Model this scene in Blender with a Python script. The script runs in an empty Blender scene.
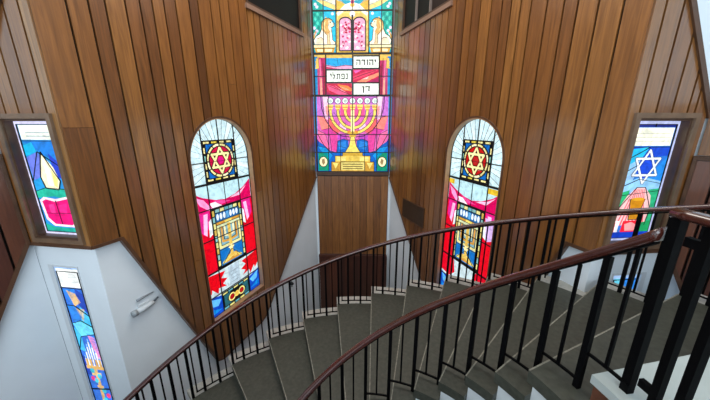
import bpy, bmesh, math, random
from mathutils import Vector, Matrix
random.seed(7)
PI = math.pi
SC = bpy.context.scene
COL = SC.collection

# ------------------------------------------------------------------ materials
def lin(c):
    return tuple((x / 255 / 12.92) if x / 255 <= .04045 else ((x / 255 + .055) / 1.055) ** 2.4 for x in c)

def new_mat(name):
    m = bpy.data.materials.new(name); m.use_nodes = True
    nt = m.node_tree
    return m, nt, nt.nodes['Principled BSDF']

def simple(name, rgb, rough=.5, metal=0., noise=0., scale=20., bump=0., spec=.5, coat=0.):
    m, nt, b = new_mat(name)
    c = lin(rgb)
    b.inputs['Base Color'].default_value = (*c, 1)
    b.inputs['Roughness'].default_value = rough
    b.inputs['Metallic'].default_value = metal
    b.inputs['Specular IOR Level'].default_value = spec
    b.inputs['Coat Weight'].default_value = coat; b.inputs['Coat Roughness'].default_value = .1
    if noise or bump:
        tc = nt.nodes.new('ShaderNodeTexCoord')
        n = nt.nodes.new('ShaderNodeTexNoise'); n.inputs['Scale'].default_value = scale
        n.inputs['Detail'].default_value = 6
        nt.links.new(tc.outputs['Object'], n.inputs['Vector'])
        r = nt.nodes.new('ShaderNodeValToRGB')
        r.color_ramp.elements[0].position = .3; r.color_ramp.elements[1].position = .7
        r.color_ramp.elements[0].color = (*[x * (1 - noise) for x in c], 1)
        r.color_ramp.elements[1].color = (*[min(1, x * (1 + noise)) for x in c], 1)
        nt.links.new(n.outputs['Fac'], r.inputs['Fac'])
        nt.links.new(r.outputs['Color'], b.inputs['Base Color'])
        if bump:
            bp = nt.nodes.new('ShaderNodeBump'); bp.inputs['Strength'].default_value = bump
            bp.inputs['Distance'].default_value = .01
            nt.links.new(n.outputs['Fac'], bp.inputs['Height'])
            nt.links.new(bp.outputs['Normal'], b.inputs['Normal'])
    return m

def plank_mat(name, stops, rough=.36, grain=(16, 16, .9)):
    m, nt, b = new_mat(name)
    at = nt.nodes.new('ShaderNodeAttribute'); at.attribute_name = 'tone'
    ramp = nt.nodes.new('ShaderNodeValToRGB')
    cr = ramp.color_ramp
    while len(cr.elements) < len(stops): cr.elements.new(.5)
    for e, (p, c) in zip(cr.elements, stops):
        e.position = p; e.color = (*lin(c), 1)
    nt.links.new(at.outputs['Fac'], ramp.inputs['Fac'])
    tc = nt.nodes.new('ShaderNodeTexCoord')
    mul = nt.nodes.new('ShaderNodeVectorMath'); mul.operation = 'MULTIPLY'
    mul.inputs[1].default_value = grain
    nt.links.new(tc.outputs['Object'], mul.inputs[0])
    off = nt.nodes.new('ShaderNodeMath'); off.operation = 'MULTIPLY'; off.inputs[1].default_value = 90
    nt.links.new(at.outputs['Fac'], off.inputs[0])
    add = nt.nodes.new('ShaderNodeVectorMath'); add.operation = 'ADD'
    nt.links.new(mul.outputs[0], add.inputs[0]); nt.links.new(off.outputs[0], add.inputs[1])
    n = nt.nodes.new('ShaderNodeTexNoise'); n.inputs['Scale'].default_value = 1.6
    n.inputs['Detail'].default_value = 7; n.inputs['Distortion'].default_value = 1.2
    nt.links.new(add.outputs[0], n.inputs['Vector'])
    gr = nt.nodes.new('ShaderNodeValToRGB')
    gr.color_ramp.elements[0].position = .28; gr.color_ramp.elements[0].color = (.55, .5, .46, 1)
    gr.color_ramp.elements[1].position = .68; gr.color_ramp.elements[1].color = (1.12, 1.1, 1.06, 1)
    nt.links.new(n.outputs['Fac'], gr.inputs['Fac'])
    mx = nt.nodes.new('ShaderNodeMix'); mx.data_type = 'RGBA'; mx.blend_type = 'MULTIPLY'
    mx.inputs['Factor'].default_value = 1
    nt.links.new(ramp.outputs['Color'], mx.inputs['A']); nt.links.new(gr.outputs['Color'], mx.inputs['B'])
    nt.links.new(mx.outputs['Result'], b.inputs['Base Color'])
    rr = nt.nodes.new('ShaderNodeMapRange')
    rr.inputs['To Min'].default_value = rough - .06; rr.inputs['To Max'].default_value = rough + .1
    nt.links.new(n.outputs['Fac'], rr.inputs['Value'])
    nt.links.new(rr.outputs['Result'], b.inputs['Roughness'])
    bp = nt.nodes.new('ShaderNodeBump'); bp.inputs['Strength'].default_value = .12; bp.inputs['Distance'].default_value = .004
    nt.links.new(n.outputs['Fac'], bp.inputs['Height']); nt.links.new(bp.outputs['Normal'], b.inputs['Normal'])
    b.inputs['Specular IOR Level'].default_value = .5
    b.inputs['Coat Weight'].default_value = 1.; b.inputs['Coat Roughness'].default_value = .19; b.inputs['Coat IOR'].default_value = 1.65
    return m

WOOD = plank_mat('plank_wood', [(0, (72, 42, 22)), (.2, (106, 64, 28)), (.5, (128, 80, 34)), (.8, (142, 94, 44)), (1, (158, 114, 62))])
WOOD_DARK = plank_mat('dark_plank_wood', [(0, (60, 28, 18)), (1, (92, 46, 28))], .4)
WOOD_MID = plank_mat('mid_plank_wood', [(0, (120, 74, 32)), (1, (150, 98, 46))], .42)
WOOD_RED = plank_mat('red_plank_wood', [(0, (84, 44, 30)), (1, (112, 64, 40))], .3)
TRIM = simple('trim_wood', (84, 56, 38), .4, noise=.25, scale=9)
TRIM_L = simple('jamb_wood', (168, 128, 92), .45, noise=.15, scale=9)
CASING = simple('slim_casing_wood', (112, 88, 68), .32, noise=.2, scale=9, coat=.5)
JAMB_D = simple('dark_jamb_wood', (74, 50, 36), .4, noise=.2, scale=9)
BACKING = simple('groove_shade_backing', (22, 14, 10), .95)  # near-black sheet behind boards, standing in for the shade in their gaps
PLASTER = simple('white_plaster', (222, 229, 234), .75, noise=.025, scale=3, bump=.05)
IRON = simple('black_iron', (6, 6, 7), .6, spec=.06, noise=.1, scale=40)
RAIL = simple('handrail_wood', (62, 25, 18), .25, noise=.3, scale=14, coat=.8)
STONE = simple('tread_stone', (57, 58, 49), .55, noise=.28, scale=26, bump=.12)
STONE_L = simple('tread_edge_stone', (168, 166, 158), .6, noise=.15, scale=30)
NOSE = simple('nosing_stone', (122, 118, 106), .6, noise=.4, scale=35)
STRING = simple('string_paint', (206, 210, 210), .6, noise=.03, scale=6)
SLAB = simple('landing_marble', (172, 180, 177), .4, noise=.05, scale=5)
FLOORM = simple('floor_stone', (110, 106, 98), .5, noise=.2, scale=8)
CEIL = simple('ceiling_paint', (225, 225, 222), .8)
LEADM = simple('lead_came', (20, 20, 22), .5, metal=.3)
WHITE_METAL = simple('white_enamel', (205, 210, 214), .4)
FITTING = simple('grey_white_plastic', (190, 196, 200), .5)
BLACKP = simple('black_plastic', (16, 17, 20), .45)
PLAQUE = simple('plaque_bronze', (58, 44, 34), .35, metal=.2, noise=.2, scale=12)
DGLASS = simple('dark_window_glass', (20, 19, 18), .5, spec=.2)
DPANEL = simple('dark_window_screen', (40, 30, 26), .55, spec=.2)
INK = simple('black_enamel_ink', (14, 14, 16), .6)

GCACHE = {}
GLOW = 1.35
def glass(rgb, k=1.32):
    key = (rgb, k)
    if key in GCACHE: return GCACHE[key]
    m, nt, b = new_mat('stained_glass_%02x%02x%02x' % rgb)
    c = [x ** k for x in lin(rgb)]
    tc = nt.nodes.new('ShaderNodeTexCoord')
    n = nt.nodes.new('ShaderNodeTexNoise'); n.inputs['Scale'].default_value = 9
    n.inputs['Detail'].default_value = 4; n.inputs['Distortion'].default_value = 1.5
    nt.links.new(tc.outputs['Object'], n.inputs['Vector'])
    r = nt.nodes.new('ShaderNodeValToRGB')
    r.color_ramp.elements[0].position = .3; r.color_ramp.elements[1].position = .72
    r.color_ramp.elements[0].color = (*[x * .6 for x in c], 1)
    r.color_ramp.elements[1].color = (*[min(1.3, x * 1.12) for x in c], 1)
    nt.links.new(n.outputs['Fac'], r.inputs['Fac'])
    nt.links.new(r.outputs['Color'], b.inputs['Emission Color'])
    b.inputs['Emission Strength'].default_value = GLOW
    b.inputs['Base Color'].default_value = (*[x * .25 for x in c], 1)
    b.inputs['Roughness'].default_value = .35; b.inputs['Specular IOR Level'].default_value = .2
    GCACHE[key] = m
    return m

# ------------------------------------------------------------------ object helpers
def link_mesh(name, bm, mats, parent=None, kind=None, smooth=False):
    me = bpy.data.meshes.new(name)
    bmesh.ops.recalc_face_normals(bm, faces=bm.faces[:])
    bm.to_mesh(me); bm.free()
    if not isinstance(mats, (list, tuple)): mats = [mats]
    for m in mats: me.materials.append(m)
    if smooth:
        for p in me.polygons: p.use_smooth = True
    o = bpy.data.objects.new(name, me); COL.objects.link(o)
    if parent is not None:
        o.parent = parent
        o.matrix_parent_inverse = Matrix.Translation(-Vector(parent.location))
    if kind: o['kind'] = kind
    return o

def tag(o, label, cat, group=None):
    o['label'] = label; o['category'] = cat
    if group: o['group'] = group
    return o

def root(name, loc, label=None, cat=None, kind=None, group=None):
    o = bpy.data.objects.new(name, None); COL.objects.link(o); o.location = loc
    o.empty_display_size = .2
    if label: tag(o, label, cat, group)
    if kind: o['kind'] = kind
    return o

class Plane:
    """A vertical wall plane: s runs along it, z is up, off points into the room."""
    def __init__(self, a, b, inward):
        self.a = Vector(a); d = Vector(b) - self.a; self.L = d.length; self.d = d / self.L
        n = Vector((-self.d.y, self.d.x))
        if n.dot(Vector(inward)) < 0: n = -n
        self.n = n
    def P(self, s, z, off=0.):
        q = self.a + self.d * s + self.n * off
        return Vector((q.x, q.y, z))

def prism(bm, pl, poly, o0, o1, mat=0, tone=None, lay=None):
    """poly [(s, z)] extruded between offsets o0 and o1 from the plane"""
    v0 = [bm.verts.new(pl.P(s, z, o0)) for s, z in poly]
    v1 = [bm.verts.new(pl.P(s, z, o1)) for s, z in poly]
    n = len(poly); fs = [bm.faces.new(v0), bm.faces.new(v1[::-1])]
    for i in range(n):
        j = (i + 1) % n
        fs.append(bm.faces.new((v0[j], v0[i], v1[i], v1[j])))
    for f in fs:
        f.material_index = mat
        if lay is not None: f[lay] = tone
    return fs

def rect(a, b, c, d): return [(a, c), (b, c), (b, d), (a, d)]

def box(bm, c, ax, ay, az, hx, hy, hz, mat=0):
    c = Vector(c); vs = []
    for i in (-1, 1):
        for j in (-1, 1):
            for k in (-1, 1):
                vs.append(bm.verts.new(c + ax * (i * hx) + ay * (j * hy) + az * (k * hz)))
    for q in ((0, 1, 3, 2), (4, 6, 7, 5), (0, 4, 5, 1), (2, 3, 7, 6), (0, 2, 6, 4), (1, 5, 7, 3)):
        bm.faces.new([vs[t] for t in q]).material_index = mat

def bar(bm, p0, p1, w, d=None, side=None, mat=0):
    p0, p1 = Vector(p0), Vector(p1); az = (p1 - p0); L = az.length; az.normalize()
    side = Vector(side) if side is not None else Vector((1, 0, 0))
    ax = (side - az * side.dot(az))
    if ax.length < 1e-4: ax = az.orthogonal()
    ax.normalize(); ay = az.cross(ax)
    box(bm, (p0 + p1) / 2, ax, ay, az, w / 2, (d or w) / 2, L / 2, mat)

def tube(bm, pts, r, seg=10):
    pts = [Vector(p) for p in pts]; rings = []
    for i, p in enumerate(pts):
        t = (pts[min(i + 1, len(pts) - 1)] - pts[max(i - 1, 0)]).normalized()
        u = t.cross(Vector((0, 0, 1)))
        if u.length < 1e-3: u = Vector((1, 0, 0))
        u.normalize(); w = t.cross(u)
        rad = r[i] if isinstance(r, (list, tuple)) else r
        rings.append([bm.verts.new(p + (u * math.cos(a) + w * math.sin(a)) * rad) for a in [2 * PI * k / seg for k in range(seg)]])
    for a, b in zip(rings, rings[1:]):
        for k in range(seg): bm.faces.new((a[k], a[(k + 1) % seg], b[(k + 1) % seg], b[k]))
    bm.faces.new(rings[0][::-1]); bm.faces.new(rings[-1])

def sweep(bm, pts, prof):
    """sweep a closed (radial, vertical) profile along a horizontal-ish curve"""
    pts = [Vector(p) for p in pts]; rings = []
    for i, p in enumerate(pts):
        t = (pts[min(i + 1, len(pts) - 1)] - pts[max(i - 1, 0)])
        t.z = 0; t.normalize(); u = Vector((t.y, -t.x, 0))
        rings.append([bm.verts.new(p + u * x + Vector((0, 0, z))) for x, z in prof])
    n = len(prof)
    for a, b in zip(rings, rings[1:]):
        for k in range(n): bm.faces.new((a[k], a[(k + 1) % n], b[(k + 1) % n], b[k]))
    bm.faces.new(rings[0][::-1]); bm.faces.new(rings[-1])

def interp(x, tab):
    if x <= tab[0][0]: return tab[0][1]
    for (x0, y0), (x1, y1) in zip(tab, tab[1:]):
        if x <= x1: return y0 + (y1 - y0) * (x - x0) / (x1 - x0) if x1 > x0 else y1
    return tab[-1][1]

# ------------------------------------------------------------------ layout (metres, z = 0 a little above the lower floor)
CAMP = Vector((.2655, .0084, 4.773))
HW, DEP = .985, 7.60           # half width and depth of the window corner
KX, KY = 2.757, 2.853          # outer crease of the piers
BX, BY = 3.600, 2.957          # where the window bay meets the next wing
TOP = 8.8
ZF = -1.40                     # level of the lower floor
def sx(v, sg): return (v[0] * sg, v[1])
def side_planes(sg):
    ob = Plane(sx((-HW, DEP), sg), sx((-KX, KY), sg), (sg, -.3))
    bay = Plane(sx((-KX, KY), sg), sx((-BX, BY), sg), (0, -1))
    wing = Plane(sx((-BX, BY), sg), sx((-BX - .7, BY - 1.212), sg), (sg, -.3))
    return ob, bay, wing
BACKP = Plane((-HW, DEP), (HW, DEP), (0, -1))

# arched window opening
AC, AH, AB, ASP, AT = 3.06, .645, 1.43, 4.225, 4.87
def arch_hi(s):
    d = abs(s - AC)
    return ASP + math.sqrt(max(0, AH * AH - d * d))

def strips(bm, pl, edges, lo, hi, holes, o0, o1, lay, tones, joints=0., gap=.021, mat=0):
    """vertical boards between consecutive edges, cut to lo(s)..hi(s) and around holes (s0, s1, flo, fhi)"""
    for (e0, e1) in zip(edges, edges[1:]):
        a, b = e0 + gap / 2, e1 - gap / 2
        cuts = {a, b}
        for h in holes:
            for q in (h[0], h[1]):
                if a + .001 < q < b - .001: cuts.add(q)
        cuts = sorted(cuts)
        tone = tones(); jz = random.uniform(1.5, 6.6) if random.random() < joints else None
        tone2 = tones()
        for c0, c1 in zip(cuts, cuts[1:]):
            n = max(2, int((c1 - c0) / .022) + 1)
            ss = [c0 + (c1 - c0) * i / (n - 1) for i in range(n)]
            spans = [(lo, hi)]
            for h in holes:
                if h[0] - 1e-6 <= (c0 + c1) / 2 <= h[1] + 1e-6:
                    nsp = []
                    for (l, u) in spans:
                        if l(ss[0]) < h[2](ss[0]) and h[3](ss[0]) < u(ss[0]):
                            nsp += [(l, h[2]), (h[3], u)]
                        else: nsp.append((l, u))
                    spans = nsp
            for (l, u) in spans:
                segs = [(l, u, tone)]
                if jz and all(l(s) + .1 < jz < u(s) - .1 for s in ss):
                    segs = [(l, lambda s: jz - .002, tone), (lambda s: jz + .002, u, tone2)]
                for (l2, u2, tn) in segs:
                    straight = abs(l2(ss[0]) + l2(ss[-1]) - 2 * l2(ss[n // 2])) < 1e-4 and abs(u2(ss[0]) + u2(ss[-1]) - 2 * u2(ss[n // 2])) < 1e-4
                    sl = [ss[0], ss[-1]] if straight and n < 12 else ss
                    pts = [(s, l2(s)) for s in sl] + [(s, u2(s)) for s in reversed(sl)]
                    if any(u2(s) - l2(s) < .004 for s in sl): continue
                    prism(bm, pl, pts, o0, o1, mat, tn, lay)

def board_edges(a, b, w, var=.3):
    e = [a]
    while e[-1] < b - w * .6:
        e.append(e[-1] + w * random.uniform(1 - var, 1 + var))
    e[-1] = b
    return e

def band(bm, pl, pts, w, o0, o1, side=1, mat=0):
    """mitred trim of width w along a polyline, on one side of it"""
    n = len(pts); out = []
    for i, p in enumerate(pts):
        p = Vector(p)
        t0 = (Vector(pts[i]) - Vector(pts[i - 1])).normalized() if i else None
        t1 = (Vector(pts[i + 1]) - Vector(pts[i])).normalized() if i < n - 1 else None
        if t0 is None: t0 = t1
        if t1 is None: t1 = t0
        n0 = Vector((-t0.y, t0.x)); n1 = Vector((-t1.y, t1.x)); m = (n0 + n1)
        m.normalize(); k = 1 / max(.35, m.dot(n0))
        out.append(p + m * (w * side * k))
    for i in range(n - 1):
        prism(bm, pl, [tuple(pts[i]), tuple(pts[i + 1]), tuple(out[i + 1]), tuple(out[i])], o0, o1, mat)

# ------------------------------------------------------------------ stained glass builder
class Glass:
    def __init__(self, pl, s0, z0, off, flip=1):
        """local x (to the right as seen from the room) and z; flip = sign of s along local x"""
        self.pl, self.s0, self.z0, self.off, self.flip = pl, s0, z0, off, flip
        self.bm = bmesh.new(); self.sat = 1.32; self.mats = []; self.lead = bmesh.new(); self.nl = 0
    def mi(self, rgb, k=1.):
        m = glass(rgb, self.sat)
        if m not in self.mats: self.mats.append(m)
        return self.mats.index(m)
    def m2(self, p): return (self.s0 + self.flip * p[0], self.z0 + p[1])
    def poly(self, pts, rgb, layer=1, k=1.):
        o = self.off + .0012 * layer
        vs = [self.bm.verts.new(self.pl.P(*self.m2(p), o)) for p in pts]
        f = self.bm.faces.new(vs); f.material_index = self.mi(rgb, k)
    def base(self, pts, rgb):
        o = self.off
        fs = prism(self.bm, self.pl, [self.m2(p) for p in pts], o - .008, o, self.mi(rgb))
    def rect(self, a, b, c, d, rgb, layer=1, k=1.): self.poly(rect(a, b, c, d), rgb, layer, k)
    def ell(self, x, z, rx, rz, rgb, layer=1, seg=24):
        self.poly([(x + rx * math.cos(2 * PI * i / seg), z + rz * math.sin(2 * PI * i / seg)) for i in range(seg)], rgb, layer)
    def ring(self, x, z, rx, rz, w, rgb, layer=1, a0=0., a1=2 * PI, seg=28):
        for i in range(seg):
            t, u = a0 + (a1 - a0) * i / seg, a0 + (a1 - a0) * (i + 1) / seg
            self.poly([(x + rx * math.cos(t), z + rz * math.sin(t)), (x + rx * math.cos(u), z + rz * math.sin(u)),
                       (x + (rx - w) * math.cos(u), z + (rz - w) * math.sin(u)), (x + (rx - w) * math.cos(t), z + (rz - w) * math.sin(t))], rgb, layer)
    def path(self, pts, w, rgb, layer=1):
        for (x0, z0), (x1, z1) in zip(pts, pts[1:]):
            L = math.hypot(x1 - x0, z1 - z0)
            if L < 1e-6: continue
            nx, nz = -(z1 - z0) / L * w / 2, (x1 - x0) / L * w / 2
            ex, ez = (x1 - x0) / L * w * .25, (z1 - z0) / L * w * .25
            self.poly([(x0 - ex + nx, z0 - ez + nz), (x1 + ex + nx, z1 + ez + nz), (x1 + ex - nx, z1 + ez - nz), (x0 - ex - nx, z0 - ez - nz)], rgb, layer)
    def came(self, pts, w=.012, top=.016):
        for (x0, z0), (x1, z1) in zip(pts, pts[1:]):
            L = math.hypot(x1 - x0, z1 - z0)
            if L < 1e-6: continue
            nx, nz = -(z1 - z0) / L * w / 2, (x1 - x0) / L * w / 2
            self.nl += 1
            prism(self.lead, self.pl, [self.m2(p) for p in [(x0 + nx, z0 + nz), (x1 + nx, z1 + nz), (x1 - nx, z1 - nz), (x0 - nx, z0 - nz)]],
                  self.off - .002, self.off + top + (self.nl % 7) * .0003)
    def crect(self, a, b, c, d, w=.012): self.came([(a, c), (b, c), (b, d), (a, d), (a, c)], w)
    def ccirc(self, x, z, rx, rz, w=.01, a0=0., a1=2 * PI, seg=28):
        self.came([(x + rx * math.cos(a0 + (a1 - a0) * i / seg), z + rz * math.sin(a0 + (a1 - a0) * i / seg)) for i in range(seg + 1)], w)
    def star(self, x, z, rx, rz, w, rgb, layer):
        for up in (1, -1):
            p = [(x + rx * math.cos(up * (PI / 2 + 2 * PI * i / 3)), z + rz * math.sin(up * (PI / 2 + 2 * PI * i / 3))) for i in range(4)]
            self.path(p, w, rgb, layer)
    def cstar(self, x, z, rx, rz, w=.008):
        for up in (1, -1):
            self.came([(x + rx * math.cos(up * (PI / 2 + 2 * PI * i / 3)), z + rz * math.sin(up * (PI / 2 + 2 * PI * i / 3))) for i in range(4)], w)
    def finish(self, parent):
        g = link_mesh('stained_glass', self.bm, self.mats, parent)
        l = link_mesh('lead_came', self.lead, LEADM, parent)
        return g, l

def arc(x, z, rx, rz, a0, a1, n=14):
    return [(x + rx * math.cos(math.radians(a0 + (a1 - a0) * i / n)), z + rz * math.sin(math.radians(a0 + (a1 - a0) * i / n))) for i in range(n + 1)]

# ------------------------------------------------------------------ the arched windows
def arched_window(n, pl, sg, maple):
    fr = bmesh.new()
    # jamb lining and thin casing on the boards
    out = [(AC - AH, AB)] + [(AC + AH * math.cos(t), ASP + AH * math.sin(t)) for t in [PI - PI * i / 36 for i in range(37)]] + [(AC + AH, AB)]
    loop = out
    for (p, q) in zip(loop, loop[1:] + loop[:1]):
        v = [pl.P(*p, .006), pl.P(*q, .006), pl.P(*q, -.14), pl.P(*p, -.14)]
        c = Vector((AC, 3.2))
        def shr(t, k=.985): return (AC + (t[0] - AC) * k, 3.2 + (t[1] - 3.2) * (k + .004))
        w = [pl.P(*shr(p), .006), pl.P(*shr(q), .006), pl.P(*shr(q), -.14), pl.P(*shr(p), -.14)]
        a = [fr.verts.new(x) for x in v]; b = [fr.verts.new(x) for x in w]
        fr.faces.new(a); fr.faces.new(b[::-1])
        for i in range(4): fr.faces.new((a[i], b[i], b[(i + 1) % 4], a[(i + 1) % 4]))
    f = link_mesh('window_%d' % n, fr, TRIM_L, None, 'structure')
    cs = bmesh.new()
    band(cs, pl, loop, .028, .0, .012, 1)
    link_mesh('casing', cs, TRIM, f)
    # x to the right as seen from inside
    G = Glass(pl, AC, 0, -.10, -sg)
    H = AH - .005
    outl = [(-H, AB + .01), (H, AB + .01)] + arc(0, ASP, H, H, 0, 180, 32)
    G.base(outl, (196, 224, 230))
    # pale rays of the head
    pale = [(216, 236, 240), (208, 232, 238), (222, 239, 241), (212, 234, 240)]
    ctr = (0, 4.18)
    for i in range(26):
        a0, a1 = -40 + i * 10, -30 + i * 10
        def edge(a):
            ca, sa = math.cos(math.radians(a)), math.sin(math.radians(a))
            t = .1
            while t < 1.2:
                x, z = ctr[0] + ca * t, ctr[1] + sa * t
                if abs(x) > H - .01 or z < 3.84 or (z > ASP and x * x + (z - ASP) ** 2 > (H - .01) ** 2): break
                t += .01
            return (x - ca * .01, z - sa * .01)
        e0, e1 = edge(a0), edge(a1)
        G.poly([ctr, e0, e1], pale[i % 4], 1)
        if i % 1 == 0: G.came([(ctr[0] + (e0[0] - ctr[0]) * .4, ctr[1] + (e0[1] - ctr[1]) * .4), e0], .0028, .006)
    # medallion square with the star
    blue, cream, red = (34, 124, 196), (240, 230, 172), ((206, 38, 92) if maple else (200, 44, 44))
    mz, mh = 4.18, .33
    G.rect(-.33, .33, mz - mh, mz + mh, (30, 34, 40), 2)
    G.rect(-.28, .28, mz - .28, mz + .28, blue, 3)
    for i in range(4):
        a = -.30 + i * .155
        for zz in (mz - mh + .008, mz + mh - .044): G.rect(a, a + .105, zz, zz + .036, cream if i != 1 else (226, 206, 96), 3)
        b = mz - .25 + i * .128
        for xx in (-.322, .286): G.rect(xx, xx + .036, b, b + .09, cream if i != 2 else (150, 200, 190), 3)
    G.ell(0, mz, .292, .292, (24, 26, 30), 4, 36)
    for i in range(12):
        a0 = 2 * PI * i / 12
        G.ring(0, mz, .284, .284, .042, cream if i % 3 else (246, 240, 206), 5, a0 + .04, a0 + 2 * PI / 12 - .04, 4)
    G.ell(0, mz, .235, .235, red, 6, 36)
    G.ell(-.1, mz + .09, .05, .05, (232, 110, 150) if maple else (230, 150, 60), 7)
    G.ell(.1, mz - .1, .05, .05, (240, 150, 150), 7)
    G.ell(0, mz, .06, .06, (220, 40, 150) if maple else (190, 60, 60), 7)
    G.star(0, mz, .205, .215, .066, (26, 24, 26), 8)
    G.star(0, mz, .205, .215, .036, (242, 234, 180), 9)
    G.ccirc(0, mz, .29, .29, .014); G.ccirc(0, mz, .238, .238, .014)
    G.crect(-.335, .335, mz - mh, mz + mh, .022); G.crect(-.282, .282, mz - .282, mz + .282, .014)
    # band under the medallion: pale then magenta swag
    mag, pink, whit, crim = (214, 18, 112), (236, 120, 190), (232, 238, 240), (222, 18, 62)
    G.rect(-H, H, 3.40, 3.80, (196, 226, 232), 2)
    if not maple:
        G.rect(.33, H, 3.70, 3.79, (220, 190, 70), 3); G.rect(-H, -.48, 3.70, 3.79, (220, 190, 70), 3)
    sw = [(-.62, 3.72), (-.45, 3.62), (-.2, 3.53), (0, 3.50), (.22, 3.54), (.45, 3.64), (.62, 3.76)]
    G.poly(sw + [(.62, 3.36), (.3, 3.36), (-.3, 3.36), (-.62, 3.36)], mag, 3)
    G.poly([(-.60, 3.66), (-.44, 3.58), (-.30, 3.40), (-.36, 3.38), (-.52, 3.50)], (244, 170, 214), 4)
    G.poly([(-.26, 3.53), (-.05, 3.49), (.12, 3.45), (-.1, 3.43)], (240, 96, 168), 4)
    G.poly([(.10, 3.50), (.36, 3.57), (.52, 3.66), (.34, 3.50)], (248, 200, 226), 4)
    G.poly([(-.34, 3.50), (-.22, 3.50), (-.06, 3.39), (-.28, 3.39)], (252, 236, 246), 5)
    # curtains down both sides
    for s_ in (-1, 1):
        G.poly([(s_ * .33, 2.28), (s_ * H, 2.28), (s_ * H, 3.42), (s_ * .33, 3.42)], crim, 2)
        G.poly([(s_ * .36, 3.40), (s_ * .58, 3.40), (s_ * .60, 3.10), (s_ * .50, 2.98), (s_ * .37, 3.14)], (224, 60, 160), 3)
        G.poly([(s_ * .40, 3.34), (s_ * .48, 3.34), (s_ * .52, 3.02), (s_ * .46, 2.96)], (250, 200, 232), 4)
        G.poly([(s_ * .34, 3.24), (s_ * .40, 3.2), (s_ * .42, 2.92), (s_ * .35, 2.96)], whit, 4)
        G.poly([(s_ * .36, 2.84), (s_ * .62, 2.84), (s_ * .62, 2.34), (s_ * .36, 2.34)], (228, 14, 52), 3)
    if not maple: G.poly([(.36, 3.3), (.6, 3.28), (.6, 2.98), (.42, 2.9)], (216, 190, 232), 5)
    # central panel with a lamp stand in blues and golds
    G.rect(-.33, .33, 2.30, 3.38, (28, 38, 48), 5)
    gold, lb = (216, 168, 84), (150, 200, 222)
    for i in range(9):
        z = 2.34 + i * .115
        for x in (-.32, .275): G.rect(x, x + .045, z, z + .095, [(232, 226, 160), (150, 196, 196), (214, 190, 110)][i % 3], 6)
    for i in range(5): G.rect(-.25 + i * .1, -.165 + i * .1, 3.31, 3.365, [(150, 190, 190), (226, 218, 160), (120, 176, 186)][i % 3], 6)
    G.rect(-.265, .265, 3.14, 3.30, (36, 120, 176), 6)
    for i in range(7):
        if i == 3: continue
        x = -.215 + i * .0715; G.ell(x, 3.225, .028, .058, (232, 240, 244), 7, 14)
    G.rect(-.03, .03, 3.16, 3.28, (120, 180, 220), 7)
    G.rect(-.265, .265, 3.09, 3.135, gold, 6); G.rect(-.08, .08, 3.08, 3.14, (236, 216, 130), 7)
    G.rect(-.265, .265, 3.035, 3.08, (214, 224, 190), 6)
    G.rect(-.265, .265, 2.66, 3.02, (150, 190, 200), 6); G.rect(-.265, .265, 2.32, 2.66, (60, 140, 196), 6)
    for s_ in (-1, 1):
        G.path([(s_ * .235, 3.03), (s_ * .235, 2.66), (s_ * .04, 2.66)], .05, (232, 226, 170), 7)
        G.path([(s_ * .165, 3.03), (s_ * .165, 2.76), (s_ * .03, 2.74)], .04, gold, 7)
        G.path([(s_ * .10, 3.03), (s_ * .10, 2.86), (s_ * .02, 2.83)], .04, (240, 232, 190), 7)
        G.poly([(s_ * .27, 2.60), (s_ * .27, 2.34), (s_ * .06, 2.58)], (34, 128, 196), 7)
        G.poly([(s_ * .0, 2.5), (s_ * .22, 2.38), (s_ * .24, 2.33), (s_ * .0, 2.40)], (236, 224, 140), 8)
        G.came([(s_ * .205, 3.03), (s_ * .205, 2.69), (s_ * .04, 2.69)], .007); G.came([(s_ * .135, 3.03), (s_ * .135, 2.79), (s_ * .03, 2.77)], .007)
        G.came([(s_ * .265, 2.62), (s_ * .02, 2.62)], .008); G.came([(s_ * .24, 2.33), (0, 2.56)], .008)
    G.rect(-.035, .035, 2.44, 3.06, (226, 196, 110), 8)
    G.poly([(0, 2.66), (.07, 2.60), (0, 2.54), (-.07, 2.60)], (244, 234, 180), 9)
    G.poly([(-.10, 2.47), (.10, 2.47), (.17, 2.34), (-.17, 2.34)], gold, 8)
    G.crect(-.335, .335, 2.30, 3.38, .02); G.crect(-.27, .27, 2.31, 3.30, .009)
    for z in (3.03, 3.085, 3.14): G.came([(-.27, z), (.27, z)], .008)
    # foot of the window
    G.rect(-H, H, AB + .012, 2.28, (206, 222, 226), 2)
    if maple:
        leaf = [(.63, 2.27), (.20, 2.20), (.30, 2.10), (.17, 2.04), (.28, 1.98), (.20, 1.90), (.38, 1.94), (.40, 1.84), (.52, 1.98), (.54, 1.90), (.63, 2.0)]
        G.poly([(x if x < .63 else H, z) for x, z in leaf], (222, 16, 44), 3)
        G.poly([(-x if x < .63 else -H, z) for x, z in leaf], (222, 16, 44), 3)
        G.rect(-.13, .13, 1.82, 2.24, (190, 206, 216), 4)
        for i in range(4): G.rect(-.09, .09, 1.90 + i * .07, 1.915 + i * .07, (160, 178, 190), 5)
    else:
        G.poly([(-H, 2.27), (-.30, 2.27), (-.24, 2.0), (-.4, 1.86), (-H, 1.9)], (222, 16, 60), 3)
        G.poly([(H, 2.27), (.30, 2.27), (.2, 2.06), (.3, 1.9), (H, 1.95)], (222, 16, 60), 3)
    for s_ in (-1, 1):
        G.poly([(s_ * .34, AB + .015), (s_ * H, AB + .015), (s_ * H, 1.86), (s_ * .34, 1.78)], (30, 96, 200), 4)
        G.poly([(s_ * .36, 1.72), (s_ * .60, 1.82), (s_ * .56, 1.66), (s_ * .44, 1.62)], (120, 196, 240), 5)
        G.poly([(s_ * .36, 1.52), (s_ * .60, 1.62), (s_ * .60, 1.5)], (26, 150, 220), 5)
    G.rect(-.33, .33, AB + .014, 1.80, (30, 34, 38), 5)
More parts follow.
